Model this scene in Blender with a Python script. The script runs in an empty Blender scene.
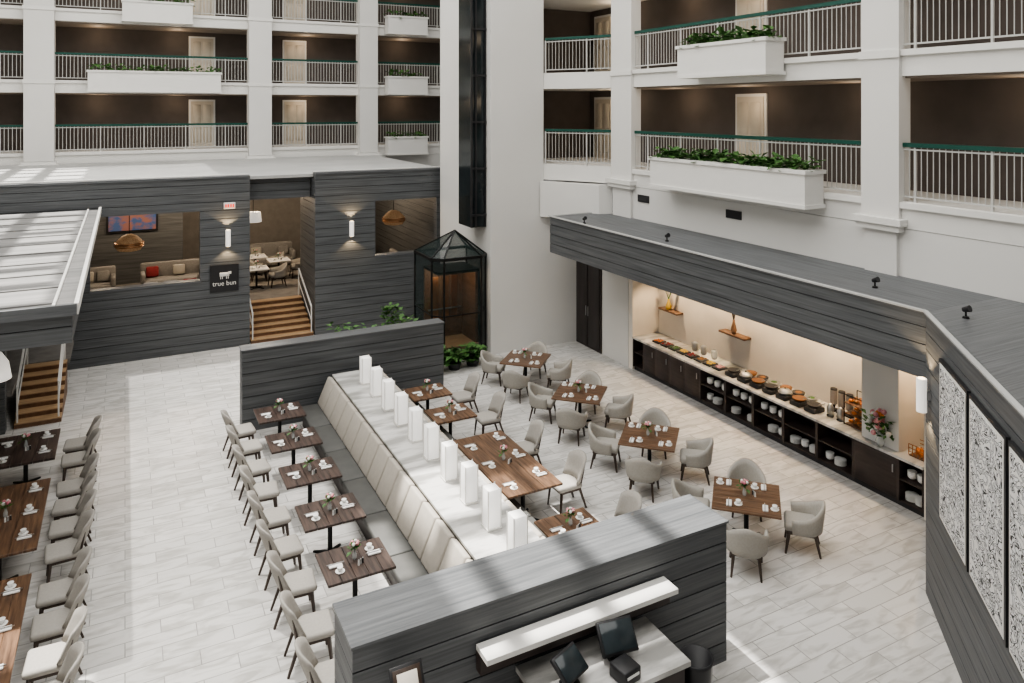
import bpy, bmesh, math, random
from mathutils import Matrix, Vector
random.seed(7)
sc=bpy.context.scene
COL=sc.collection
try:
    sc.view_settings.look='AgX - Medium High Contrast'
except Exception as ex: print('look',ex)
# ------------------------------------------------------------ materials
def nn(nt,t,**k):
    n=nt.nodes.new(t)
    for a,b in k.items(): setattr(n,a,b)
    return n
def mat(name,col,rough=.6,metal=0,var=0,scale=(4,4,4),emit=None,es=0,trans=0,alpha=1,bump=0,col2=None,detail=4,coord='P',lo=.32,hi=.68):
    m=bpy.data.materials.new(name); m.use_nodes=True; nt=m.node_tree
    p=nt.nodes['Principled BSDF']
    p.inputs['Base Color'].default_value=(*col,1); p.inputs['Roughness'].default_value=rough
    p.inputs['Metallic'].default_value=metal
    if trans: p.inputs['Transmission Weight'].default_value=trans
    if alpha<1: p.inputs['Alpha'].default_value=alpha
    if emit: p.inputs['Emission Color'].default_value=(*emit,1); p.inputs['Emission Strength'].default_value=es
    if var or bump or col2:
        if coord=='P': g=nn(nt,'ShaderNodeNewGeometry').outputs['Position']
        else: g=nn(nt,'ShaderNodeTexCoord').outputs['Object']
        mp=nn(nt,'ShaderNodeMapping'); mp.inputs['Scale'].default_value=scale
        nz=nn(nt,'ShaderNodeTexNoise'); nz.inputs['Scale'].default_value=1; nz.inputs['Detail'].default_value=detail
        nt.links.new(g,mp.inputs['Vector']); nt.links.new(mp.outputs[0],nz.inputs['Vector'])
        cr=nn(nt,'ShaderNodeValToRGB')
        a=col; b=col2 if col2 else tuple(min(1,c*(1+var)) for c in col)
        if not col2: a=tuple(c*(1-var) for c in col)
        cr.color_ramp.elements[0].position=lo; cr.color_ramp.elements[1].position=hi
        cr.color_ramp.elements[0].color=(*a,1); cr.color_ramp.elements[1].color=(*b,1)
        nt.links.new(nz.outputs['Fac'],cr.inputs[0]); nt.links.new(cr.outputs[0],p.inputs['Base Color'])
        if bump:
            bp=nn(nt,'ShaderNodeBump'); bp.inputs['Strength'].default_value=bump; bp.inputs['Distance'].default_value=.02
            nt.links.new(nz.outputs['Fac'],bp.inputs['Height']); nt.links.new(bp.outputs[0],p.inputs['Normal'])
    return m
def wood_dark(name,scale,k=1,rough=.55):
    return mat(name,(.060*k,.064*k,.068*k),rough,0,scale=scale,col2=(.128*k,.133*k,.138*k),bump=.25,detail=7,lo=.28,hi=.72)
WZ=wood_dark('grey_stained_board',(.8,.8,26))
WX=wood_dark('grey_board_top_x',(.8,26,26),1.25,.42)
WY=wood_dark('grey_board_top_y',(26,.8,26),1.25)
GAPM=mat('board_gap',(.02,.02,.021),.9)
WHITE=mat('white_plaster',(.68,.67,.645),.8,var=.02,scale=(.5,.5,.5))
TRIM=mat('white_trim_paint',(.72,.71,.68),.6,var=.01)
CREAM=mat('warm_niche_plaster',(.80,.74,.66),.8,var=.02)
BROWN=mat('brown_corridor_wall',(.092,.077,.069),.85,var=.08,scale=(2,2,2))
CEILB=mat('corridor_ceiling',(.24,.20,.165),.8,var=.05)
DOORM=mat('cream_door_paint',(.60,.54,.45),.5,var=.03)
DARKD=mat('espresso_door',(.035,.028,.026),.45,var=.2,scale=(8,8,1))
GREEN=mat('green_handrail',(.006,.065,.048),.4,var=.1)
BAL=mat('white_baluster',(.50,.50,.48),.5,var=.02)
ROOF=mat('roof_membrane',(.42,.42,.41),.9,var=.08,scale=(.6,.6,.6))
CANT=mat('canopy_top_panel',(.15,.15,.147),.8,scale=(.7,6,.5),col2=(.24,.235,.23),detail=6)
UPH=mat('light_grey_upholstery',(.36,.34,.31),.85,var=.05,scale=(30,30,30))
UPH2=mat('cream_upholstery',(.37,.35,.315),.85,var=.05,scale=(30,30,30))
LEG=mat('dark_walnut_leg',(.05,.033,.024),.45,var=.2,scale=(20,20,4))
TT=mat('walnut_table_top',(.055,.03,.018),.4,scale=(26,2,4),col2=(.19,.108,.062),bump=.15,detail=6,coord='O')
TTD=mat('dark_table_top',(.022,.015,.013),.4,scale=(26,2,4),col2=(.085,.056,.045),bump=.15,detail=6,coord='O')
IRON=mat('black_iron',(.02,.02,.02),.45,.6,var=.1)
PANEL=mat('beige_banquette_panel',(.44,.405,.355),.8,var=.04,scale=(12,12,12))
SEATG=mat('grey_seat_vinyl',(.085,.085,.08),.6,var=.1)
MARB=mat('marble_ledge',(.32,.315,.30),.3,scale=(1.2,4.5,2.5),col2=(.62,.61,.59),detail=10,lo=.40,hi=.58)  # marble; darker veins also put the ledge's shadows into the colour
LANT=mat('lantern_acrylic',(.9,.89,.86),.5,var=.01,emit=(1,.97,.92),es=.5)
PORC=mat('white_porcelain',(.82,.82,.80),.25,var=.01)
NAP=mat('white_napkin',(.80,.79,.77),.9,var=.03,scale=(40,40,40))
LEAF=mat('leaf_green',(.03,.09,.02),.6,scale=(9,9,9),col2=(.09,.20,.05))
PINK=mat('pink_petal',(.55,.16,.22),.7,scale=(20,20,20),col2=(.8,.45,.45))
YEL=mat('yellow_petal',(.75,.5,.08),.7,var=.2)
ORG=mat('orange_fruit',(.65,.2,.03),.5,var=.2,scale=(15,15,15))
RED=mat('red_fabric',(.22,.025,.03),.8,var=.2)
GLASS=mat('clear_glass',(.75,.8,.8),.08,alpha=.35)
DGLASS=mat('grey_green_glass',(.025,.04,.038),.04,alpha=.5)
BGLASS=mat('blue_black_glass',(.012,.018,.02),.12,var=.3,scale=(1,1,.5))
STEP=mat('oak_step',(.42,.28,.16),.5,var=.15,scale=(2,12,12))
BRASS=mat('copper_metal',(.45,.22,.10),.3,.9,var=.1)
STEEL=mat('brushed_steel',(.5,.5,.5),.3,.9,var=.05)
ESP=mat('espresso_cabinet',(.035,.024,.021),.45,var=.25,scale=(3,3,20))
SHELFW=mat('floating_shelf_oak',(.16,.085,.045),.5,var=.2,scale=(10,2,10))
BREAD=mat('baked_bread',(.30,.14,.05),.7,var=.3,scale=(20,20,20))
WICK=mat('woven_lamp',(.20,.11,.055),.7,scale=(25,25,25),col2=(.40,.25,.14),emit=(1,.6,.3),es=.08)
GLOW=mat('sconce_glow',(1,.85,.6),.5,var=.01,emit=(1,.75,.45),es=5)
SHADE=mat('white_lamp_shade',(.9,.88,.84),.6,var=.01,emit=(1,.95,.88),es=.5)
BLK=mat('black_plastic',(.02,.02,.022),.4,var=.1)
SCRN=mat('screen_glass',(.03,.04,.045),.15,var=.2)
TVS=mat('television_picture',(.25,.10,.05),.2,scale=(2.2,1,3),col2=(.04,.08,.2),emit=(.3,.3,.4),es=.12,lo=.42,hi=.55)
EXITM=mat('exit_red',(.8,.05,.03),.5,var=.01,emit=(1,.1,.05),es=1)
SOFA=mat('grey_sofa_fabric',(.24,.235,.23),.9,var=.08,scale=(20,20,20))
CARP=mat('lounge_carpet',(.20,.185,.17),.95,var=.15,scale=(3,3,3))
LW=mat('lounge_wall_taupe',(.18,.17,.16),.8,var=.1)
def floormat():
    m=bpy.data.materials.new('porcelain_floor_tile'); m.use_nodes=True; nt=m.node_tree; p=nt.nodes['Principled BSDF']
    g=nn(nt,'ShaderNodeNewGeometry')
    br=nn(nt,'ShaderNodeTexBrick'); br.inputs['Scale'].default_value=1; br.inputs['Mortar Size'].default_value=.007
    br.inputs['Brick Width'].default_value=.92; br.inputs['Row Height'].default_value=.31; br.inputs['Bias'].default_value=0
    br.inputs['Color1'].default_value=(.70,.685,.665,1); br.inputs['Color2'].default_value=(.59,.58,.56,1); br.inputs['Mortar'].default_value=(.34,.335,.32,1)
    nt.links.new(g.outputs['Position'],br.inputs['Vector'])
    mp=nn(nt,'ShaderNodeMapping'); mp.inputs['Scale'].default_value=(1.0,3.6,1); mp.inputs['Rotation'].default_value=(0,0,.45)
    vm=nn(nt,'ShaderNodeVectorMath',operation='MULTIPLY_ADD'); vm.inputs[1].default_value=(7,7,7)
    nt.links.new(br.outputs['Color'],vm.inputs[0]); nt.links.new(g.outputs['Position'],vm.inputs[2]); nt.links.new(vm.outputs[0],mp.inputs['Vector'])
    nz=nn(nt,'ShaderNodeTexNoise'); nz.inputs['Scale'].default_value=1.3; nz.inputs['Detail'].default_value=9; nz.inputs['Distortion'].default_value=1.4
    nt.links.new(mp.outputs[0],nz.inputs['Vector'])
    cr=nn(nt,'ShaderNodeValToRGB'); cr.color_ramp.elements[0].position=.36; cr.color_ramp.elements[1].position=.54
    cr.color_ramp.elements[0].color=(.72,.715,.70,1); cr.color_ramp.elements[1].color=(1,1,1,1)
    nt.links.new(nz.outputs['Fac'],cr.inputs[0])
    mx=nn(nt,'ShaderNodeMix',data_type='RGBA',blend_type='MULTIPLY'); mx.inputs[0].default_value=1
    nt.links.new(br.outputs['Color'],mx.inputs[6]); nt.links.new(cr.outputs[0],mx.inputs[7]); nt.links.new(mx.outputs[2],p.inputs['Base Color'])
    p.inputs['Roughness'].default_value=.36
    return m
FLOOR=floormat()
def scriptmat():
    m=bpy.data.materials.new('scripted_art_panel'); m.use_nodes=True; nt=m.node_tree; p=nt.nodes['Principled BSDF']
    g=nn(nt,'ShaderNodeNewGeometry'); mp=nn(nt,'ShaderNodeMapping'); mp.inputs['Scale'].default_value=(5,5,8.5)
    nz=nn(nt,'ShaderNodeTexNoise'); nz.inputs['Scale'].default_value=1.0; nz.inputs['Detail'].default_value=.8; nz.inputs['Distortion'].default_value=1.2
    nt.links.new(g.outputs['Position'],mp.inputs['Vector']); nt.links.new(mp.outputs[0],nz.inputs['Vector'])
    cr=nn(nt,'ShaderNodeValToRGB'); e=cr.color_ramp.elements
    W=.72
    e[0].position=.30; e[0].color=(W,W*.98,W*.95,1); e[1].position=.70; e[1].color=(W,W*.98,W*.95,1)
    for pos,c in ((.37,W),(.38,.02),(.415,.02),(.425,W),(.475,W),(.485,.02),(.52,.02),(.53,W),(.58,W),(.59,.02),(.625,.02),(.635,W)):
        x=e.new(pos); x.color=(c,c,c,1)
    nt.links.new(nz.outputs['Fac'],cr.inputs[0]); nt.links.new(cr.outputs[0],p.inputs['Base Color']); p.inputs['Roughness'].default_value=.7
    return m
ART=scriptmat()
# ------------------------------------------------------------ builder
class B:
    def __init__(s): s.bm=bmesh.new(); s.mats=[]
    def mi(s,m):
        if m not in s.mats: s.mats.append(m)
        return s.mats.index(m)
    def prism(s,pts,z0,z1,m,mtop=None):
        i=s.mi(m); j=s.mi(mtop) if mtop else i
        a=[s.bm.verts.new((x,y,z0)) for x,y in pts]; b=[s.bm.verts.new((x,y,z1)) for x,y in pts]
        n=len(pts)
        for k in range(n):
            f=s.bm.faces.new((a[k],a[(k+1)%n],b[(k+1)%n],b[k])); f.material_index=i
        f=s.bm.faces.new(b); f.material_index=j
        f=s.bm.faces.new(a[::-1]); f.material_index=i
    def box(s,x0,x1,y0,y1,z0,z1,m,mtop=None):
        s.prism([(x0,y0),(x1,y0),(x1,y1),(x0,y1)],z0,z1,m,mtop)
    def quad(s,p,m):
        f=s.bm.faces.new([s.bm.verts.new(q) for q in p]); f.material_index=s.mi(m)
    def merge(s,t,m,M=None,smooth=False):
        i=s.mi(m)
        for f in t.faces: f.material_index=i; f.smooth=smooth
        if M is not None: t.transform(M)
        me=bpy.data.meshes.new('tmp'); t.to_mesh(me); t.free(); s.bm.from_mesh(me); bpy.data.meshes.remove(me)
    def rbox(s,c,size,m,r=.02,seg=2,R=None,smooth=True):
        t=bmesh.new(); bmesh.ops.create_cube(t,size=1); bmesh.ops.scale(t,vec=size,verts=t.verts)
        if r>0: bmesh.ops.bevel(t,geom=list(t.edges),offset=r,segments=seg,profile=.5,affect='EDGES')
        M=Matrix.Translation(c)
        if R is not None: M=M@R
        s.merge(t,m,M,smooth)
    def cyl(s,c,r1,r2,h,m,seg=16,R=None,smooth=True):
        t=bmesh.new(); bmesh.ops.create_cone(t,cap_ends=True,segments=seg,radius1=r1,radius2=r2,depth=h)
        M=Matrix.Translation(Vector(c)+Vector((0,0,h/2)))
        if R is not None: M=Matrix.Translation(c)@R@Matrix.Translation((0,0,h/2))
        s.merge(t,m,M,False)
    def sph(s,c,r,m,sc=(1,1,1),u=12,v=8):
        t=bmesh.new(); bmesh.ops.create_uvsphere(t,u_segments=u,v_segments=v,radius=r)
        s.merge(t,m,Matrix.Translation(c)@Matrix.Diagonal((*sc,1)),True)
    def lathe(s,c,prof,m,seg=16):
        i=s.mi(m); rings=[]
        for r,z in prof:
            rings.append([s.bm.verts.new((c[0]+r*math.cos(2*math.pi*k/seg),c[1]+r*math.sin(2*math.pi*k/seg),c[2]+z)) for k in range(seg)])
        for a,b in zip(rings,rings[1:]):
            for k in range(seg):
                f=s.bm.faces.new((a[k],a[(k+1)%seg],b[(k+1)%seg],b[k])); f.material_index=i; f.smooth=True
        for rr in (rings[0][::-1],rings[-1]):
            f=s.bm.faces.new(rr); f.material_index=i
    def beam(s,p,q,w,m,w2=None,h=None):
        p=Vector(p);q=Vector(q);d=q-p;L=d.length
        t=bmesh.new(); bmesh.ops.create_cube(t,size=1)
        w2=w2 or w; h=h or 1
        for v in t.verts:
            k=w if v.co.z<0 else w2
            v.co=Vector((v.co.x*k,v.co.y*k*h,(v.co.z+.5)*L))
        s.merge(t,m,Matrix.Translation(p)@d.to_track_quat('Z','Y').to_matrix().to_4x4())
    def shell(s,fn,nu,nv,th,m):
        i=s.mi(m); A=[];Bb=[]
        for a in range(nu+1):
            ra=[];rb=[]
            for b in range(nv+1):
                p,n=fn(a/nu,b/nv); p=Vector(p);n=Vector(n).normalized()
                ed=.55 if (b==nv or a==0 or a==nu) else 1
                ra.append(s.bm.verts.new(p+n*th/2*ed)); rb.append(s.bm.verts.new(p-n*th/2*ed))
            A.append(ra);Bb.append(rb)
        def F(*v):
            f=s.bm.faces.new(v); f.material_index=i; f.smooth=True
        for a in range(nu):
            for b in range(nv):
                F(A[a][b],A[a+1][b],A[a+1][b+1],A[a][b+1]); F(Bb[a][b],Bb[a][b+1],Bb[a+1][b+1],Bb[a+1][b])
        for a in range(nu):
            F(A[a][0],Bb[a][0],Bb[a+1][0],A[a+1][0]); F(A[a][nv],A[a+1][nv],Bb[a+1][nv],Bb[a][nv])
        for b in range(nv):
            F(A[0][b],A[0][b+1],Bb[0][b+1],Bb[0][b]); F(A[nu][b],Bb[nu][b],Bb[nu][b+1],A[nu][b+1])
    def leaves(s,x0,x1,y0,y1,z0,z1,n,size,ms):
        for _ in range(n):
            c=Vector((random.uniform(x0,x1),random.uniform(y0,y1),z0+(z1-z0)*random.random()**1.2))
            a=random.uniform(0,6.28); el=random.uniform(-.2,1.0); L=size*random.uniform(.6,1.3); w=L*.32
            d=Vector((math.cos(a)*math.cos(el),math.sin(a)*math.cos(el),math.sin(el))); sd=Vector((-math.sin(a),math.cos(a),0))
            m=s.mi(random.choice(ms))
            p=[c,c+d*L*.45+sd*w,c+d*L-Vector((0,0,L*.25)),c+d*L*.45-sd*w]
            f=s.bm.faces.new([s.bm.verts.new(q) for q in p]); f.material_index=m
    def mesh(s,name):
        bmesh.ops.recalc_face_normals(s.bm,faces=[f for f in s.bm.faces]) 
        me=bpy.data.meshes.new(name); s.bm.to_mesh(me); s.bm.free()
        for m in s.mats: me.materials.append(m)
        return me
    def obj(s,name,loc=(0,0,0),rz=0):
        return place(s.mesh(name),name,loc,rz)
def place(me,name,loc=(0,0,0),rz=0):
    o=bpy.data.objects.new(name,me); COL.objects.link(o); o.location=loc; o.rotation_euler=(0,0,rz); return o
def RX(a): return Matrix.Rotation(a,4,'X')
def RY(a): return Matrix.Rotation(a,4,'Y')
def RZ(a): return Matrix.Rotation(a,4,'Z')
def boards(b,x0,x1,y0,y1,z0,z1,faces='y',h=.27,top=WX,t=.02):
    b.box(x0+t,x1-t,y0+t,y1-t,z0,z1-.03,GAPM)
    z=z0
    while z<z1-.04:
        zt=min(z+h-.016,z1-.03)
        b.box(x0,x1,y0,y1,z,zt,WZ); z+=h
    b.box(x0-.02,x1+.02,y0-.02,y1+.02,z1-.03,z1,top)

# ------------------------------------------------------------ room shell
b=B(); b.box(-9,14.9,-2,36.4,-.1,0,FLOOR); b.obj('floor')
F=[5.75,8.6,11.45,14.3]
YB=34.3
b=B()
b.box(-9,16,YB+.01,YB+.3,0,5.24,WHITE)
for f in F:
    b.box(-9,16,YB,YB+2.2,f-.5,f,TRIM); b.box(-9,16,YB-.06,YB-.001,f-.12,f-.02,TRIM)
for cx,w in ((-2.95,1.0),(5.25,.95),(10.1,.85),(14.5,.9)):
    b.box(cx-w/2,cx+w/2,YB-.35,YB+.35,5.43,14.3,WHITE)
    b.box(cx-w/2-.15,cx+w/2+.15,YB-.45,YB+.3,5.18,5.32,TRIM); b.box(cx-w/2-.08,cx+w/2+.08,YB-.4,YB+.3,5.32,5.42,TRIM)
    b.box(cx-w/2-.04,cx+w/2+.04,YB-.38,YB-.36,8.45,8.6,TRIM)
    b.box(cx-w/2-.04,cx+w/2+.04,YB-.38,YB-.36,11.3,11.45,TRIM)
b.obj('wall_back')
b=B(); b.box(-9,16,YB+2.2,YB+2.4,5,14.5,BROWN)
for f in F[1:]: b.box(-9,16,YB+.3,YB+2.2,f-.54,f-.5,CEILB)
b.obj('wall_back_corridor')
DN=[1]
def door(x,y,z,axis):
    DN[0]+=1
    d=B(); w,h=.95,2.05
    d.box(-w/2-.08,w/2+.08,-.05,0,0,h+.08,TRIM); d.box(-w/2,w/2,-.08,-.04,0,h,DOORM)
    for zz,hh in ((.2,.7),(1.05,.85)):
        for s in (-1,1): d.rbox((s*.22,-.085,zz+hh/2),(.32,.03,hh),DOORM,.012,1)
    d.sph((w/2-.08,-.12,1.0),.035,STEEL)
    return d.obj('door_%d'%DN[0],(x,y,z),0 if axis=='y' else math.radians(-90))
for f in F[:3]:
    for x in (3.1,7.2,-5.5): door(x,YB+2.2,f,'y')
def rail(b,p,q,z,step=.12,bw=.018):
    p=Vector((*p,0));q=Vector((*q,0)); d=(q-p); L=d.length; d.normalize(); n=Vector((-d.y,d.x,0))
    def bar(a,c,z0,z1,w,m):
        pts=[a-n*w/2,c-n*w/2,c+n*w/2,a+n*w/2]; b.prism([(v.x,v.y) for v in pts],z0,z1,m)
    bar(p,q,z+1.02,z+1.10,.08,GREEN); bar(p,q,z+.96,z+.99,.03,BAL); bar(p,q,z+.08,z+.11,.03,BAL)
    k=int(L/step)
    for i in range(k+1):
        a=p+d*(L*i/k); w=bw if i%12 else .04
        bar(a-d*w/2,a+d*w/2,z if not i%12 else z+.1,z+1.02,w,BAL)
for f in F[:3]:
    for x0,x1 in ((-9,-3.45),(-2.45,4.77),(5.73,9.67),(10.53,14.05)):
        r=B(); rail(r,(x0,YB+.05),(x1,YB+.05),f,.13,.02); r.obj('balcony_railing')
def planter(x0,x1,y0,y1,z0,z1,n,L=.26):
    p=B(); p.box(x0,x1,y0,y1,z0,z1-.08,TRIM); p.box(x0-.04,x1+.04,y0-.04,min(y1+.04,YB-.07),z1-.08,z1,TRIM); p.box(x0-.03,x1+.03,y0-.03,y1,z0-.02,z0+.06,TRIM)
    p.leaves(x0+.05,x1-.05,y0+.05,y1-.05,z1-.05,z1+.2,n,L,[LEAF]); p.obj('balcony_planter')
planter(-1.3,3.6,YB-.65,YB-.08,8.15,9.0,220); planter(-.1,2.5,YB-.65,YB-.08,11.0,11.85,100)
for z in (5.3,8.15,11.0): planter(10.95,12.9,YB-.65,YB-.08,z,z+.85,90)
# ---- right facade
XR=12.93
b=B()
b.box(XR+.01,XR+.25,1,18.4,4.34,5.24,WHITE)
for f in F:
    b.box(XR,XR+1.9,1,18.4,f-.5,f,TRIM)
    b.box(XR-.07,XR-.001,1,18.4,f-.12,f-.01,TRIM)
    b.prism([(11.7,20.45),(XR,18.401),(XR+1.9,18.401),(XR+1.9,22.5),(11.7,22.5)],f-.5,f,TRIM)
for y0,y1 in ((17.35,18.35),(9.05,9.85),(1.0,1.9)):
    b.box(XR-.09,XR+.25,y0,y1,5.42,14.3,WHITE)
    b.box(XR-.07,XR+.009,y0+.06,y1-.06,4.34,5.18,WHITE)
    b.box(XR-.23,XR-.002,y0-.12,y1+.12,5.3,5.42,TRIM); b.box(XR-.17,XR-.002,y0-.06,y1+.06,5.18,5.3,TRIM)
    b.box(XR-.13,XR-.091,y0-.03,y1+.03,8.45,8.6,TRIM)
b.prism([(11.55,20.35),(12.55,18.55),(XR,18.42),(XR,20.39),(11.7,20.39)],4.1,5.2,WHITE)
b.obj('wall_right')
b=B(); b.box(XR+1.9,XR+2.1,1,22.7,5,14.5,BROWN); b.box(11.7,XR+1.9,22.5,22.7,5,14.5,BROWN)
for f in F[1:]: b.box(XR+.1,XR+1.9,1,18.4,f-.54,f-.501,CEILB)
b.obj('wall_right_corridor')
for f in F[:2]:
    for y in (14.7,21.6,5.2): door(XR+1.9,y,f,'x')
def csconce(x,y,z):
    s=B(); s.lathe((-.12,0,-.12),[(.05,0),(.10,.22),(.10,.24)],GLOW,12); s.box(-.06,0,-.03,.03,-.1,.02,BRASS); s.obj('corridor_wall_lamp',(x,y,z))
for f in F[:2]:
    for y in (20.3,): csconce(XR+1.9,y,f+1.75)
for f in F[:2]:
    for y0,y1 in ((1.9,9.05),(9.85,17.35)):
        r=B(); rail(r,(XR+.06,y0),(XR+.06,y1),f,.115,.013); r.obj('balcony_railing')
    r=B(); rail(r,(11.75,20.35),(XR-.02,18.4),f,.115,.013); r.obj('balcony_railing')
def planterY(y0,y1,z0,z1,n): planter(12.3,XR-.08,y0,y1,z0,z1,n,.24)
planterY(10.75,15.8,5.45,6.22,620); planterY(11.8,14.7,8.25,9.05,360)
b=B(); b.box(9.86,11.7,20.4,24.5,0,15,WHITE); b.box(11.7,XR,20.4,20.6,0,4.09,WHITE); b.box(XR,XR+.2,17.62,20.6,0,4.34,WHITE)
b.obj('wall_tower')
d=B(); d.box(XR-.04,XR-.001,18.95,20.35,0,2.75,DARKD)
for y in (19.0,19.68): d.rbox((XR-.05,y+.32,1.37),(.04,.6,2.6),DARKD,.01,1)
d.cyl((XR-.09,19.6,1.0),.012,.012,.3,STEEL,8); d.cyl((XR-.09,19.72,1.0),.012,.012,.3,STEEL,8); d.obj('door_1')
# elevator shaft + cab
b=B(); b.box(9.36,9.85,20.75,21.7,3.85,15,BGLASS)
for x in (9.36,9.5,9.82): b.box(x-.02,x+.03,20.70,20.749,3.85,15,BLK)
z=4.2
while z<14: b.box(9.36,9.84,20.66,20.7,z,z+.06,BLK); z+=1.42
b.obj('elevator_shaft')
b=B(); cx,cy=8.93,21.25; hx,hy,ch=.88,.86,.28
P=[(cx-hx,cy-hy+ch),(cx-hx+ch,cy-hy),(cx+hx-ch,cy-hy),(cx+hx,cy-hy+ch),(cx+hx,cy+hy),(cx-hx,cy+hy)]
b.prism(P,0,.2,BLK); n=len(P)
for k in range(n):
    p,q=P[k],P[(k+1)%n]
    b.quad([(p[0],p[1],.2),(q[0],q[1],.2),(q[0],q[1],3.0),(p[0],p[1],3.0)],DGLASS)
    b.quad([(p[0],p[1],3.05),(q[0],q[1],3.05),(cx+.1,cy,3.72)],DGLASS)
    b.beam((*p,0),(*p,3.05),.045,IRON); b.beam((*p,3.02),(*q,3.02),.08,IRON); b.beam((*p,1.35),(*q,1.35),.03,IRON); b.beam((*p,3.05),(cx+.1,cy,3.73),.04,IRON)
b.box(cx-.65,cx+.7,cy-.5,cy+.7,.2,.3,STEP); b.box(cx-.65,cx+.7,cy+.62,cy+.7,.3,2.5,SHELFW); b.box(cx+.62,cx+.7,cy-.4,cy+.62,.3,2.5,SHELFW)
b.box(cx-.65,cx+.7,cy-.5,cy+.7,2.5,2.58,IRON); b.beam((cx-.55,cy+.55,1.2),(cx+.55,cy+.55,1.2),.04,STEEL)
for xx in (-.3,.05,.35): b.box(cx+xx-.1,cx+xx+.1,cy+.6,cy+.62,.9,2.2,BRASS)
b.obj('glass_elevator_cab')
# ---- restaurant blocks
YF=24.8
def openwall(name,x0,x1,wx0,wx1,wz0,wz1,ztop=5.35):
    b=B(); h=.27; z=0
    b.box(x0+.02,wx0-.01,YF+.02,YF+.25,0,ztop-.04,GAPM); b.box(wx1+.01,x1-.02,YF+.02,YF+.25,0,ztop-.04,GAPM)
    b.box(wx0-.01,wx1+.01,YF+.02,YF+.25,0,wz0-.02,GAPM); b.box(wx0-.01,wx1+.01,YF+.02,YF+.25,wz1+.02,ztop-.04,GAPM)
    while z<ztop-.05:
        zt=min(z+h-.016,ztop-.04)
        if zt<=wz0 or z>=wz1: b.box(x0,x1,YF,YF+.26,z,zt,WZ)
        else: b.box(x0,wx0,YF,YF+.26,z,zt,WZ); b.box(wx1,x1,YF,YF+.26,z,zt,WZ)
        z+=h
    b.box(wx0-.02,wx1+.02,YF-.03,YF+.3,wz0-.03,wz0+.03,WX)
    b.box(x0,x1,YF-.04,YF+.3,ztop-.04,ztop+.02,WX); b.box(x0,x1,YF+.3,YF+.42,ztop-.04,ztop+.04,TRIM)
    return b
b=openwall('l',-8.9,3.51,-.9,2.05,2.16,4.32); boards(b,3.25,3.5,YF+.27,27.2,0,5.14,top=WY); b.obj('wall_restaurant_left')
b=openwall('r',5.56,10.28,7.6,9.85,2.43,4.32); boards(b,5.57,5.82,YF+.27,27.2,0,5.14,top=WY); boards(b,10.02,10.27,YF+.27,33.9,0,5.14,top=WY); b.obj('wall_restaurant_right')
b=B(); boards(b,3.52,5.55,25.5,25.75,4.5,5.16); b.obj('wall_restaurant_header')
b=B(); b.box(-8.9,10.3,YF+.43,34.2,5.2,5.3,ROOF); b.obj('ceiling_restaurant')
b=B(); b.box(-8.9,3.2,YF+.27,34.2,.75,.87,CARP); b.box(5.85,10,YF+.27,34.2,.75,.87,CARP); b.box(3.2,5.85,26.95,34.2,.75,.87,CARP); b.obj('floor_lounge')
b=B(); b.box(-8.9,10,33.6,33.8,.87,5.2,LW); b.obj('wall_lounge_back')
def stairs(x0,x1,y0,n,rise,tread):
    s=B()
    for i in range(n):
        s.box(x0,x1,y0+i*tread,y0+n*tread,i*rise,(i+1)*rise-.02,SHELFW); s.box(x0,x1,y0+i*tread-.02,y0+(i+1)*tread,(i+1)*rise-.025,(i+1)*rise,STEP)
    for x in (x0+.06,x1-.06):
        s.beam((x,y0+.05,0),(x,y0+.05,.95),.035,TRIM); s.beam((x,y0+n*tread,n*rise),(x,y0+n*tread,n*rise+.95),.035,TRIM)
        s.beam((x,y0+.05,.95),(x,y0+n*tread,n*rise+.95),.045,TRIM); s.beam((x,y0+.05,.5),(x,y0+n*tread,n*rise+.5),.025,TRIM)
    return s.obj('staircase')
stairs(3.55,5.52,24.85,7,.124,.3)
stairs(-2.3,-1.35,20.8,7,.124,.3)
def sofa(x,y,w,rz=0,cushions=3,z=.87):
    s=B(); s.rbox((0,0,.22),(w,.85,.3),SOFA,.05); s.rbox((0,.36,.55),(w,.18,.7),SOFA,.06); s.rbox((-w/2+.08,0,.38),(.16,.85,.5),SOFA,.05); s.rbox((w/2-.08,0,.38),(.16,.85,.5),SOFA,.05)
    for sx in (-1,1):
        for sy in (-1,1): s.cyl((sx*(w/2-.1),sy*.35,0),.025,.025,.1,LEG,8)
    for k in range(cushions):
        s.rbox((-w/2+.4+k*(w-.8)/max(1,cushions-1),.2,.58),(.42,.14,.38),[RED,UPH2,SOFA][k%3],.05,R=RX(-.25))
    s.obj('lounge_sofa',(x,y,z),rz)
sofa(1.8,30.4,2.6); sofa(2.75,28.2,2.2,math.radians(-90)); sofa(-1.2,30.4,1.8); sofa(4.9,32.6,3.0); sofa(9.3,28.5,1.8,math.radians(-90)); sofa(8.4,31.5,2.2)
def bench(x0,x1):
    s=B(); s.rbox(((x0+x1)/2,25.45,1.35),(x1-x0,.6,.96),SOFA,.05)
    n=int((x1-x0)/.55)
    for k in range(n): s.rbox((x0+.3+k*.55,25.35,1.98),(.42,.16,.38),[UPH2,SOFA,RED][k%3],.05,R=RX(.3))
    s.obj('cushioned_window_bench')
bench(.4,2.5); bench(8.0,9.8)
def pendant(x,y,z,m=WICK,r=.42):
    p=B(); p.lathe((0,0,0),[(.1,.0),(r*.8,.05),(r,.2),(r*.85,.36),(r*.5,.5),(.08,.55)],m,20)
    for k in range(3): p.lathe((0,0,0),[(r*1.01,.16+k*.05),(r*1.03,.175+k*.05),(r*1.01,.19+k*.05)],BRASS,20)
    p.cyl((0,0,.55),.012,.012,5.2-z-.55,IRON,6); p.obj('woven_pendant_lamp',(x,y,z))
pendant(.12,26.6,2.95); pendant(8.75,26.3,3.2)
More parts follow.
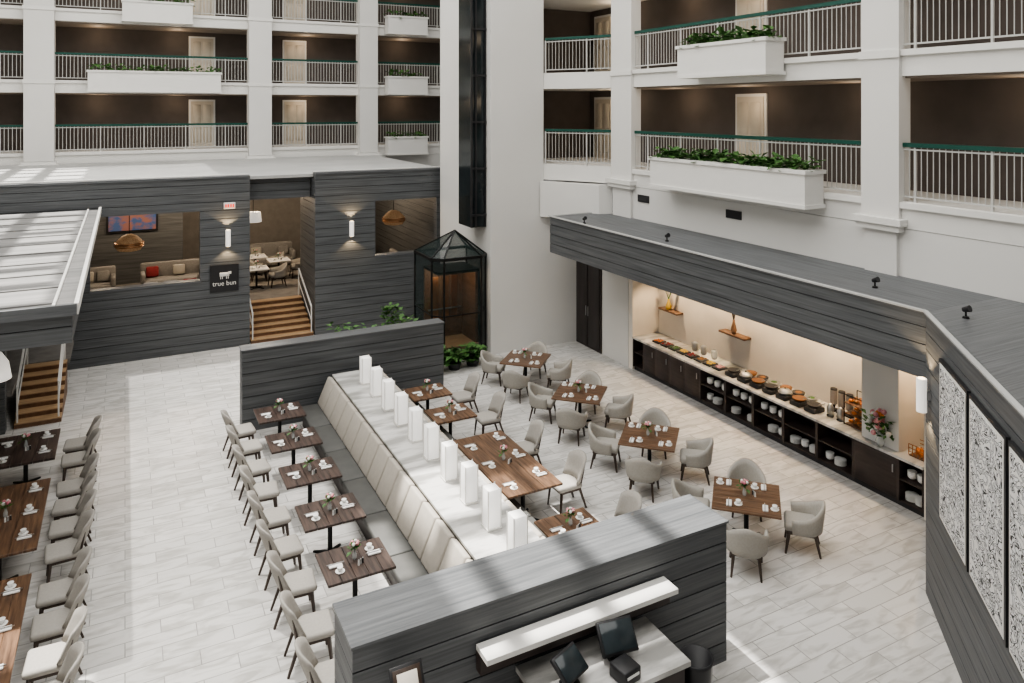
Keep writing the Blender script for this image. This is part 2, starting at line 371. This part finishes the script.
p=B(); p.lathe((0,0,0),[(.30,0),(.26,.35),(.02,.36)],SHADE,20); p.cyl((0,0,.36),.012,.012,1.34,IRON,6); p.obj('drum_pendant_lamp',(4.15,28.5,3.35))
pic=B(); pic.box(-.55,1.05,31.5,31.54,2.9,3.9,TVS); pic.box(-.62,1.12,31.54,31.62,2.83,3.97,BLK); pic.box(-1.6,2.0,31.62,31.8,.87,5.2,WZ); pic.obj('television_feature_wall')
def sconce(x,y,z,rz=0):
    s=B(); s.cyl((0,-.12,-.25),.075,.075,.5,SHADE,14); s.cyl((0,-.12,.25),.05,.05,.01,GLOW,12); s.cyl((0,-.12,-.26),.05,.05,.01,GLOW,12); s.box(-.04,.04,-.06,0,-.06,.06,STEEL)
    s.obj('wall_sconce',(x,y,z),rz)
    for dz in (.34,-.34):
        l=bpy.data.lights.new('sconce_light','SPOT'); l.energy=26; l.color=(1,.72,.42); l.spot_size=2.0; l.shadow_soft_size=.05
        o=bpy.data.objects.new('sconce_light',l); COL.objects.link(o)
        o.location=Vector((x,y,z+dz))+Vector((0.14*math.sin(rz),-.14*math.cos(rz),0)); o.rotation_euler=(0 if dz<0 else math.pi,0,0)
sconce(2.85,YF,3.45); sconce(6.75,YF,3.45)
e=B(); e.rbox((0,-.04,0),(.34,.06,.2),TRIM,.01,1)
for k,(xx) in enumerate((-.11,-.04,.04,.11)): e.box(xx-.022,xx+.022,-.08,-.07,-.05,.05,EXITM)
e.obj('exit_sign',(2.9,YF,4.45))
e=B(); e.box(-.42,.42,-.05,0,-.42,.42,BLK)
e.rbox((0,-.055,.12),(.28,.01,.12),TRIM,.004,1); e.box(.12,.2,-.06,-.05,.12,.2,TRIM)
for xx in (-.11,-.06,.06,.11): e.box(xx-.01,xx+.01,-.06,-.05,-.02,.08,TRIM)
so=e.obj('restaurant_sign',(2.75,YF,2.2))
t=bpy.data.curves.new('lettering','FONT'); t.body='true bun'; t.size=.2; t.align_x='CENTER'; t.extrude=.004
to=bpy.data.objects.new('lettering',t); COL.objects.link(to); to.parent=so; to.location=(0,-.056,-.22); to.rotation_euler=(math.pi/2,0,0); t.materials.append(TRIM)
# ---- left canopy
b=B(); boards(b,-8.9,-.68,12.6,24.45,4.08,4.58,top=CANT,h=.25)
b.box(-8.9,-.62,12.5,12.57,4.50,4.66,WX); b.box(-.66,-.60,12.54,24.45,4.5,4.66,TRIM); b.box(-.95,-.91,12.54,24.45,4.58,4.62,TRIM)
for k in range(10): b.box(-8.9,-.96,13.0+k*1.15,13.03+k*1.15,4.58,4.60,CANT)
b.obj('entrance_canopy')
b=B(); boards(b,-8.9,-2.45,20.6,20.85,0,4.06); b.obj('wall_left_entry')
b=B(); b.box(-9.1,-8.9,-2,34.3,0,14.3,WHITE); b.obj('wall_left')
b=B(); b.box(-8.9,-2.35,20.9,24.7,.75,.87,CARP); b.box(-2.35,-1.3,22.95,24.7,.75,.87,CARP); b.obj('floor_entry_landing')
l=B(); l.lathe((0,0,0),[(.26,0),(.22,.25),(.12,.42),(.03,.45)],SHADE,20); l.cyl((0,0,.42),.012,.012,.55,IRON,6); l.obj('shaded_pendant_lamp',(-1.9,14.6,3.1))
# ---- partitions and banquette
b=B(); boards(b,2.4,7.4,18.15,18.55,0,1.9); b.obj('partition_wall')
b=B(); boards(b,2.1,7.25,7.65,8.4,0,1.9); b.obj('host_station_wall')
b=B(); Y0,Y1=8.6,17.9
b.box(4.5,5.4,Y0,Y1,0,1.06,PANEL); b.box(4.42,5.48,Y0,Y1,1.06,1.1,MARB)
n=16; w=(Y1-Y0)/n
for k in range(n):
    y=Y0+(k+.5)*w
    b.rbox((4.24,y,.76),(.13,w-.025,.66),PANEL,.035,2,R=RY(.42)); b.rbox((5.66,y,.76),(.13,w-.025,.66),PANEL,.035,2,R=RY(-.42))
for k in range(7):
    w=(Y1-Y0)/7; y=Y0+(k+.5)*w
    b.rbox((3.92,y,.42),(.6,w-.015,.12),SEATG,.03); b.rbox((5.98,y,.42),(.5,w-.015,.12),SEATG,.03)
b.box(3.72,4.5,Y0,Y1,0,.36,ESP); b.box(5.4,6.15,Y0,Y1,0,.36,ESP)
b.obj('double_sided_banquette')
lm=B(); lm.box(-.12,.12,-.12,.12,0,.03,TRIM); lm.rbox((0,0,.32),(.21,.21,.58),LANT,.012,1)
for sx in (-1,1):
    for sy in (-1,1): lm.box(sx*.108-.006,sx*.108+.006,sy*.108-.006,sy*.108+.006,.03,.62,TRIM)
lm=lm.mesh('lantern')
for k in range(10): place(lm,'column_lantern',(4.97,9.42+k*.84,1.1))
# ------------------------------------------------------------ chairs (front faces +Y)
def dining_chair():
    c=B()
    for sx in (-1,1):
        c.beam((sx*.2,.2,.4),(sx*.225,.24,0),.045,LEG,.028); c.beam((sx*.2,-.18,.42),(sx*.22,-.33,0),.045,LEG,.028)
        c.beam((sx*.21,.2,.385),(sx*.21,-.2,.385),.028,LEG,h=1.4)
        c.beam((sx*.2,-.2,.36),(sx*.245,-.27,.78),.03,LEG,.022)
    c.beam((-.2,.21,.385),(.2,.21,.385),.028,LEG,h=1.4)
    c.rbox((0,.02,.45),(.5,.52,.1),UPH,.045,3)
    def fn(u,v):
        a=(u-.5)*2.0; h=.95-.10*(abs(a)/1.0)**2.4
        r=.30+.015*v; x=math.sin(a)*r; y=-math.cos(a)*r+.06-.15*v; z=.50+(h-.50)*v
        return (x,y,z),(math.sin(a),-math.cos(a),-.25)
    c.shell(fn,14,4,.06,UPH)
    return c.mesh('dining_chair')
def tub_chair():
    c=B()
    for sx in (-1,1):
        c.beam((sx*.21,.2,.38),(sx*.25,.26,0),.045,LEG,.025); c.beam((sx*.19,-.2,.38),(sx*.23,-.29,0),.045,LEG,.025)
    c.rbox((0,.0,.35),(.5,.5,.06),LEG,.02,2)
    c.rbox((0,.02,.43),(.5,.52,.13),UPH2,.05,3)
    def fn(u,v):
        a=(u-.5)*math.radians(230)
        zt=.60+.24*math.exp(-(a/1.05)**2)
        r=.30+.035*v
        x=math.sin(a)*r*.98; y=-math.cos(a)*r*1.0-.02*v
        if abs(a)>math.pi/2: y=abs(math.sin(abs(a)-math.pi/2))*r*1.2; x=math.copysign(r*.98-.02*(abs(a)-1.57),a)
        z=.36+(zt-.36)*v
        nrm=(math.sin(a),-math.cos(a),0.1) if abs(a)<math.pi/2 else (math.copysign(1,a),0,.1)
        return (x,y,z),nrm
    c.shell(fn,24,5,.07,UPH2)
    return c.mesh('tub_chair')
DC=dining_chair(); TC=tub_chair()
def chair(me,name,x,y,ang,z=0):
    place(me,name,(x,y,z),math.radians(ang-90+random.uniform(-5,5)))
def table_mesh(w,l,m,name):
    t=B(); n=max(3,round(w/.2))
    for k in range(n):
        x0=-w/2+k*w/n; t.rbox((x0+w/n/2,0,.73),(w/n-.003,l,.04),m,.004,1,smooth=False)
    ys=[0] if l<1.6 else [-l/2+.5,l/2-.5]
    for y in ys:
        t.cyl((0,y,.03),.04,.04,.67,IRON,12); t.box(-.2,.2,y-.2,y+.2,.69,.71,IRON)
        for a in range(4):
            d=(math.cos(a*math.pi/2+math.pi/4)*.32,math.sin(a*math.pi/2+math.pi/4)*.32)
            t.beam((0,y,.05),(d[0],y+d[1],.015),.06,IRON,.03)
        t.cyl((0,y,0),.1,.1,.03,IRON,12)
    return t.mesh(name)
s=B(); s.rbox((0,0,.015),(.09,.2,.03),NAP,.012,2); s.beam((-.01,-.13,.035),(-.01,.13,.035),.012,STEEL)
s.cyl((.15,.03,0),.065,.07,.012,PORC,16); s.lathe((.15,.03,.012),[(.025,0),(.035,.02),(.042,.06)],PORC,14); s.beam((.19,.03,.03),(.215,.03,.05),.01,PORC)
SET=s.mesh('place_setting')
v=B(); v.lathe((0,0,0),[(.03,0),(.035,.03),(.035,.08),(.018,.12),(.022,.15)],GLASS,12)
for k in range(6):
    a=k*1.05; v.beam((0,0,.1),(math.cos(a)*.05,math.sin(a)*.05,.23),.005,LEAF); v.sph((math.cos(a)*.05,math.sin(a)*.05,.24),.028,[PINK,NAP,PINK][k%3],u=8,v=6)
v.leaves(-.06,.06,-.06,.06,.14,.24,26,.09,[LEAF]); VASE=v.mesh('bud_vase')
s=B()
for k,(x,m) in enumerate(((-.04,PORC),(.0,GLASS),(.04,BLK))): s.cyl((x,0,0),.016,.013,.07,m,10); s.sph((x,0,.07),.013,STEEL,u=8,v=6)
CRU=s.mesh('condiment_set')
def dress(x,y,w,l,rz,nper,z=0):
    R=Matrix.Rotation(rz,3,'Z')
    def put(me,name,px,py,r):
        q=R@Vector((px,py,0)); place(me,name,(x+q.x,y+q.y,.75+z),rz+r)
    for side in (-1,1):
        for k in range(nper):
            py=(-l/2+(k+.5)*l/nper); put(SET,'place_setting',side*(w/2-.2),py+random.uniform(-.03,.03),math.pi/2 if side>0 else -math.pi/2)
    put(VASE,'bud_vase',0,0.03,0); put(CRU,'condiment_set',.05,-.13,.5)
TMS={}
def table(x,y,w,l,rz=0,m=TT,nper=1,name='dining_table',z=0):
    k=(w,l,m.name)
    if k not in TMS: TMS[k]=table_mesh(w,l,m,name)
    place(TMS[k],name,(x,y,z),rz); dress(x,y,w,l,rz,nper,z)
for k in range(5): table(3.05,10.97+k*1.53,1.0,.85,0,TTD,1)
for y in (9.25,10.25,11.3,12.3,13.3,14.3,15.3,16.3,17.2): chair(DC,'dining_chair',2.25,y,0)
table(6.4,16.7,.95,.8,0,TT,1); table(6.4,15.3,.95,.8,0,TT,1); table(6.45,12.75,1.1,2.5,0,TT,3); table(6.4,10.25,.95,.8,0,TT,1)
for y in (16.75,15.35,13.6,12.0,10.3): chair(DC,'dining_chair',7.35,y,180)
for y in (17.7,15.0,12.35,9.65):
    table(9.6,y,1.12,1.12,math.radians(45),TT,2)
    for a in (45,135,225,315):
        r=.9; chair(TC,'tub_chair',9.6+r*math.cos(math.radians(a)),y+r*math.sin(math.radians(a)),a+180)
table(-1.75,17.6,1.1,1.5,0,TTD,2)
for y in (14.75,11.6,8.6): table(-1.75,y,1.1,2.45,0,TT,3)
for y in (18.1,17.35,16.1,15.35,14.6,13.85,12.7,11.95,11.2,10.45,9.6,8.85):
    chair(DC,'dining_chair',-.85,y,180); chair(DC,'dining_chair',-2.7,y,0)
for x,y in ((4.3,28.7),(5.3,29.9),(4.6,31.0)):
    table(x,y,.8,.8,0,NAP,1,z=.87)
    for a in (0,180): chair(TC,'tub_chair',x+.72*math.cos(math.radians(a)),y,a+180,.87)
# ------------------------------------------------------------ buffet
YA,YZ=8.62,17.4
b=B(); boards(b,11.0,XR,7.3,18.8,3.3,4.34,top=WY)
b.box(10.96,11.03,7.3,18.84,4.34,4.37,ROOF); b.box(11.03,XR-.3,18.76,18.84,4.34,4.37,ROOF)
b.obj('bulkhead_beam')
b=B(); b.box(13.86,14.05,YA-.4,YZ+.1,0,3.3,CREAM); b.box(XR,13.86,YZ+.01,YZ+.2,0,3.3,CREAM); b.box(XR,13.86,YA-.25,YA-.01,0,3.3,CREAM); b.box(13.05,13.86,9.2,10.0,.96,3.3,WHITE); b.obj('wall_buffet_niche')
b=B(); T=.035
def bay(y0,y1,kind):
    b.box(XR,13.8,y0,y0+T,.1,.9,ESP); b.box(XR,13.8,y1-T,y1,.1,.9,ESP)
    if kind=='open':
        b.box(XR+.02,13.8,y0,y1,.5,.53,ESP); b.box(XR+.02,13.8,y0,y1,.1,.13,ESP); b.box(13.5,13.8,y0,y1,.1,.9,ESP)
    else:
        b.box(XR+.02,13.8,y0+.002,y1-.002,.102,.898,ESP); b.rbox((XR+.01,(y0+y1)/2,.5),(.03,y1-y0-.05,.74),ESP,.008,1); b.box(XR-.025,XR-.01,y0+.08,y0+.1,.6,.75,STEEL)
b.box(XR+.06,13.8,YA,YZ,0,.1,BLK)
edges=[YA,9.14,10.1]+[10.1+i*.9 for i in range(1,6)]+[15.2,15.8,16.4,16.9,YZ]
kinds=['open','closed']+['open']*5+['closed']*4+['open']
for (a,c),k in zip(zip(edges,edges[1:]),kinds): bay(a,c,k)
b.box(XR-.03,13.85,YA,YZ,.9,.95,MARB)
b.obj('buffet_counter')
pl=B()
for k in range(8): pl.lathe((0,0,k*.015),[(.06,0),(.12,.012),(.12,.015)],PORC,16)
PLS=pl.mesh('plate_stack')
bw=B()
for k in range(4): bw.lathe((0,0,k*.03),[(.04,0),(.08,.04),(.085,.06)],PORC,14)
BWS=bw.mesh('bowl_stack')
for i in range(5):
    y0=10.1+i*.9
    for j in range(3):
        if (i+j)%4: place(PLS if (i+j)%2 else BWS,'plate_stack' if (i+j)%2 else 'bowl_stack',(XR+.2,y0+.2+j*.26,.13))
        if i>1: place(BWS,'bowl_stack',(XR+.2,y0+.2+j*.26,.53))
for y in (8.78,8.98): place(BWS,'bowl_stack',(XR+.2,y,.53)); place(PLS,'plate_stack',(XR+.2,y,.13))
def tray(x,y,m,lx=.3,ly=.27):
    t=B(); t.rbox((0,0,.03),(lx,ly,.05),BLK,.01,1)
    for _ in range(18): t.sph((random.uniform(-.36,.36)*lx,random.uniform(-.36,.36)*ly,.055),.026,m,u=7,v=5)
    t.obj('fruit_tray',(x,y,.95))
for i,m in enumerate((ORG,RED,LEAF,YEL,RED,BREAD,YEL,PINK)): tray(13.25,16.6-i*.34,m)
def chafing(x,y,k):
    t=B(); t.rbox((0,0,.05),(.34,.28,.1),BLK,.015,1); t.lathe((0,0,.1),[(.12,0),(.15,.04),(.155,.055)],[BRASS,BLK,STEEL][k%3],18)
    if k%3==2: t.sph((0,0,.15),.14,STEEL,(1,1,.55)); t.sph((0,0,.235),.02,BLK)
    else: t.lathe((0,0,.13),[(.13,0),(.135,.012),(.03,.02)],BREAD,16); t.beam((.0,-.1,.16),(.05,-.25,.24),.015,STEEL)
    t.obj('serving_dish',(x,y,.95))
for i in range(7): chafing(13.22,13.7-i*.4,i+1)
for i in range(6): 
    t=B(); t.lathe((0,0,0),[(.09,0),(.13,.05),(.14,.09)],[BRASS,BLK,STEEL][i%3],16); t.sph((0,0,.07),.1,[BREAD,BREAD,LEAF][i%3],(1,1,.3)); t.obj('serving_bowl',(13.6,13.5-i*.36,.95))
for y in (11.15,10.95,10.75):
    t=B(); t.box(-.08,.08,-.08,.08,0,.03,BLK); t.cyl((0,0,.15),.07,.07,.28,BREAD,14); t.cyl((0,0,.43),.072,.072,.04,BLK,14); t.cyl((0,0,.03),.02,.05,.12,BLK,10); t.cyl((0,0,.145),.075,.075,.3,GLASS,14); t.obj('cereal_dispenser',(13.65,y,.95))
for y in (10.95,10.7): 
    t=B(); t.lathe((0,0,0),[(.07,0),(.075,.2),(.04,.26),(.02,.28)],STEEL,14); t.beam((-.06,0,.05),(-.11,0,.05),.02,BLK); t.obj('coffee_urn',(13.3,y,.95))
for y in (15.6,15.25,14.85):
    t=B(); t.lathe((0,0,0),[(.06,0),(.08,.05),(.085,.2),(.05,.24)],[STEEL,GLASS,STEEL][int(y*10)%3],14); t.beam((.0,.08,.08),(.0,.12,.2),.018,STEEL); t.obj('water_pitcher',(13.65,y,.95))
t=B()
for z in (0,.22,.44):
    t.box(-.2,.2,-.25,.25,z,z+.015,SHELFW)
    for _ in range(8): t.sph((random.uniform(-.14,.14),random.uniform(-.2,.2),z+.05),.045,[ORG,BREAD][random.randrange(2)],(1,1.3,.7),u=8,v=6)
for sx in (-1,1):
    for sy in (-1,1): t.beam((sx*.2,sy*.25,0),(sx*.2,sy*.25,.62),.015,IRON)
t.beam((-.2,-.25,.62),(-.2,.25,.62),.015,IRON); t.beam((.2,-.25,.62),(.2,.25,.62),.015,IRON); t.obj('bread_rack',(13.45,10.32,.95))
t=B(); t.lathe((0,0,0),[(.06,0),(.09,.1),(.05,.22),(.07,.26)],GLASS,16)
for _ in range(40):
    a=random.uniform(0,6.28); r=random.uniform(0,.22); z=random.uniform(.3,.68); t.sph((r*math.cos(a),r*math.sin(a),z),.05,random.choice([PINK,NAP,ORG,PINK]),u=8,v=6)
t.leaves(-.2,.2,-.2,.2,.2,.6,90,.16,[LEAF]); t.obj('flower_bouquet',(13.0,9.55,.95))
t=B(); t.rbox((0,0,.01),(.35,.3,.02),SHELFW,.005,1)
for k in range(5): t.beam((-.17,-.15+k*.075,.02),(-.17,-.15+k*.075,.22),.01,BRASS)
for k in range(3): t.beam((-.17,-.15,.08+k*.07),(-.17,.15,.08+k*.07),.01,BRASS); t.beam((.17,-.15,.08+k*.07),(.17,.15,.08+k*.07),.01,BRASS)
for _ in range(10): t.sph((random.uniform(-.1,.1),random.uniform(-.1,.1),.07),.05,ORG,u=8,v=6)
t.obj('fruit_basket',(13.3,8.9,.95))
def shelf(y,z,l=.9):
    t=B(); t.rbox((0,0,0),(.25,l,.05),SHELFW,.006,1); t.obj('floating_shelf',(13.73,y,z))
shelf(16.7,1.75,.8); shelf(14.2,1.75,.9)
t=B(); t.lathe((0,0,0),[(.06,0),(.09,.1),(.03,.25),(.035,.3)],YEL,14)
for k in range(9):
    a=k*.7; t.beam((0,0,.28),(math.cos(a)*.1,math.sin(a)*.22,.7+.05*(k%3)),.008,LEAF); t.sph((math.cos(a)*.1,math.sin(a)*.22,.72+.05*(k%3)),.05,[YEL,NAP][k%2],u=8,v=6)
t.obj('flower_vase',(13.7,16.75,1.775))
t=B(); t.lathe((0,0,0),[(.05,0),(.08,.1),(.03,.3),(.03,.35)],SHELFW,14)
for k in range(7): a=k*.9; t.beam((0,0,.3),(math.cos(a)*.06,math.sin(a)*.14,.85),.01,LEG)
t.obj('branch_vase',(13.7,14.2,1.775))
for y in (16.5,15,13.5,12,10.7):
    l=bpy.data.lights.new('niche_downlight','SPOT'); l.energy=150; l.color=(1,.74,.47); l.spot_size=1.8; l.spot_blend=.5; l.shadow_soft_size=.06
    o=bpy.data.objects.new('niche_downlight',l); COL.objects.link(o); o.location=(13.45,y,3.15)
l=bpy.data.lights.new('niche_downlight','SPOT'); l.energy=80; l.color=(1,.7,.42); l.spot_size=1.9; o=bpy.data.objects.new('niche_downlight',l); COL.objects.link(o); o.location=(13.4,8.9,3.2)
# ---- angled wall
C=Vector((11.0,7.3)); D=Vector((-.69,-.724)); D.normalize(); N=Vector((D.y,-D.x)) 
if N.x>0: N=-N
b=B(); z=0; e=C+D*8
while z<4.3:
    zt=min(z+.254,4.31)
    b.prism([(C.x,C.y),(e.x,e.y),(12.9,e.y),(12.9,8.35)],z,zt,WZ); z+=.27
c2=C-N*.02; e2=e-N*.02
b.prism([(c2.x+.02,c2.y),(e2.x,e2.y),(12.88,e.y+.02),(12.88,8.3)],0,4.3,GAPM)
c3=C+N*.03; e3=e+N*.03
b.prism([(c3.x,c3.y),(e3.x,e3.y),(12.9,e.y),(12.9,7.28),(11.0,7.28)],4.311,4.345,WX)
c4=C+N*.04; c5=C-N*.03; e4=e+N*.04; e5=e-N*.03
b.prism([(c4.x,c4.y),(e4.x,e4.y),(e5.x,e5.y),(c5.x,c5.y)],4.345,4.37,ROOF)
b.obj('wall_angled')
def artpanel(s0,s1,z0,z1):
    a=B(); 
    def P4(s,o): q=C+D*s+N*o; return (q.x,q.y)
    a.prism([P4(s0,.002),P4(s1,.002),P4(s1,.05),P4(s0,.05)],z0,z1,BLK)
    a.prism([P4(s0+.05,.05),P4(s1-.05,.05),P4(s1-.05,.056),P4(s0+.05,.056)],z0+.05,z1-.05,TRIM)
    a.prism([P4(s0+.09,.056),P4(s1-.09,.056),P4(s1-.09,.06),P4(s0+.09,.06)],z0+.09,z1-.09,ART)
    a.obj('framed_script_panel')
for k in range(4): artpanel(.97+k*1.37,2.26+k*1.37,1.66,3.94)
q=C+D*.28
sconce(q.x,q.y,3.15,math.atan2(N.x,-N.y))
def spot(x,y,z):
    s=B(); s.cyl((0,0,0),.05,.04,.03,IRON,12); s.beam((0,0,.03),(0,0,.1),.02,IRON); s.cyl((0,.04,.12),.035,.05,.11,BLK,12,R=RX(1.2)); s.obj('accent_spotlight',(x,y,z))
for x,y in ((11.15,17.2),(11.4,14.0)): spot(x,y,4.34)
for x,y in ((11.7,8.7),(11.2,6.8)): spot(x,y,4.345 if y<7.3 else 4.34)
for y in (18.0-1.1,13.4):
    v=B(); v.box(XR-.02,XR+.009,y-.25,y+.25,4.85,5.05,BLK); v.obj('wall_vent')
# ------------------------------------------------------------ host station
b=B(); b.box(3.5,6.15,7.33,7.62,1.42,1.48,TRIM); b.box(3.5,6.15,7.5,7.62,1.2,1.42,ESP); b.obj('host_shelf')
b=B(); b.box(4.0,5.85,6.75,7.62,1.0,1.06,MARB); b.box(4.05,5.8,6.8,7.62,0,1.0,ESP); b.obj('host_counter')
def monitor(x,y,rz,s=1,tilt=-.9):
    m=B(); m.cyl((0,0,0),.12,.1,.02,BLK,14); m.beam((0,.02,.02),(0,.03,.17*s),.05,BLK); m.rbox((0,0,.22*s),(.42*s,.05,.32*s),BLK,.015,2,R=RX(tilt)); m.rbox((0,-.026,.243*s),(.37*s,.01,.27*s),SCRN,.003,1,R=RX(tilt)); m.obj('pos_terminal',(x,y,1.06),rz)
monitor(4.42,7.12,.35,.95); monitor(5.12,7.2,-.15,1.1,-.7)
m=B(); m.rbox((0,0,.08),(.26,.26,.16),BLK,.02,2); m.box(-.09,.09,-.135,-.13,.08,.11,PORC); m.obj('receipt_printer',(5.02,6.9,1.06),.15)
m=B(); m.lathe((0,0,0),[(.17,0),(.2,.85),(.21,.9),(.19,.9),(.17,.1)],BLK,20); m.obj('waste_bin',(6.1,6.95,.0))
m=B(); m.rbox((0,0,1.5),(.36,.03,.42),BLK,.006,1,R=RX(-.5)); m.rbox((0,-.02,1.51),(.30,.01,.36),LEG,.002,1,R=RX(-.5)); m.rbox((0,-.026,1.515),(.22,.01,.28),CREAM,.002,1,R=RX(-.5)); m.cyl((0,.05,0),.02,.02,1.45,IRON,10); m.cyl((0,.05,0),.16,.15,.02,IRON,16); m.obj('menu_stand',(2.6,7.35,0))
# ------------------------------------------------------------ plants
def potplant(x,y,r,h,n,L=.3,name='potted_plant'):
    p=B(); p.lathe((0,0,0),[(r*.6,0),(r*.8,h*.35),(r*.75,h*.37)],BLK,14); p.leaves(-r,r,-r,r,h*.35,h,n,L,[LEAF])
    p.cyl((0,0,h*.3),.02,.015,h*.5,LEG,6); p.obj(name,(x,y,0))
potplant(5.0,19.2,.28,1.9,120,.22); potplant(5.5,19.2,.22,1.75,80,.22)
for x,y,h in ((7.8,19.9,.6),(8.4,19.8,.55),(9.0,19.85,.55),(7.5,21.3,1.2),(7.4,22.4,1.3)): potplant(x,y,.26,h,140,.22,'potted_fern')
# ------------------------------------------------------------ unseen roof mask: panels, bars and slats placed to shape the sun patches
b=B()
b.box(5.2,16,-6,40,17.3,17.5,WHITE)
b.box(-20,-8.6,-6,40,17.3,17.5,WHITE)
# coarse mask bars, added to stripe the sun on the canopy
x=-8.6
while x<-3.4: b.box(x,x+.4,14.5,40,17.3,17.42,WHITE); x+=1.05
y=14.5
while y<40: b.box(-8.6,-3.0,y,y+.4,17.25,17.42,WHITE); y+=1.5
# fine mask slats, added to dim the sun on open floor and near tables
y=-6.0
while y<40:
    b.box(-3.0 if y>14.3 else -8.6,1.0,y,y+.155,17.3,17.34,WHITE); y+=.21
b.box(1.0,5.2,-6,11.3,17.3,17.5,WHITE); b.box(1.0,5.2,16.5,40,17.3,17.5,WHITE)
x=1.4
while x<5.2: b.box(x,x+.3,11.3,16.5,17.3,17.42,WHITE); x+=1.2
for y in (12.6,14.3): b.box(1.0,5.2,y,y+.5,17.25,17.42,WHITE)
b.obj('unseen_sun_mask_roof')
# ------------------------------------------------------------ lights
def warm(x,y,z,e,n='lounge_light',col=(1,.78,.55)):
    l=bpy.data.lights.new(n,'POINT'); l.energy=e; l.color=col; l.shadow_soft_size=.2
    o=bpy.data.objects.new(n,l); COL.objects.link(o); o.location=(x,y,z)
for x,y in ((-.5,29),(2,29.5),(4.6,29.5),(8.5,29)): warm(x,y,4.6,150)
warm(8.85,21.1,2.3,22,'cab_light'); warm(-3.5,19,3.6,12,'entry_light')
for f in F[:3]:
    for x in (-6,-1,2,7.6,12.3): warm(x,YB+1.4,f+2.0,16,'balcony_light')
for f in F[:2]:
    for y in (4,7.5,11,14.2,17,20): warm(XR+1.2,y,f+2.0,14,'balcony_light')
a=bpy.data.lights.new('skylight','AREA'); a.shape='RECTANGLE'; a.size=20; a.size_y=32; a.energy=5400; a.color=(1,.985,.955)
o=bpy.data.objects.new('skylight',a); COL.objects.link(o); o.location=(2,15,17)
s=bpy.data.lights.new('sun','SUN'); s.energy=10.5; s.angle=.014; s.color=(1,.96,.90)
o=bpy.data.objects.new('sun',s); COL.objects.link(o); o.rotation_euler=Vector((.15,-.25,-1)).to_track_quat('-Z','Y').to_euler(); o.location=(-5,20,30)
w=bpy.data.worlds.new('world'); sc.world=w; w.use_nodes=True; bg=w.node_tree.nodes['Background']; bg.inputs[0].default_value=(1,.98,.95,1); bg.inputs[1].default_value=.25
# ------------------------------------------------------------ camera
cam=bpy.data.cameras.new('camera'); co=bpy.data.objects.new('camera',cam); COL.objects.link(co)
co.location=(0,0,7.5); co.rotation_euler=(math.pi/2,0,-math.radians(27.42)); cam.lens=746/1024*36; cam.sensor_width=36; cam.shift_y=-(341.5-108)/1024
sc.camera=co
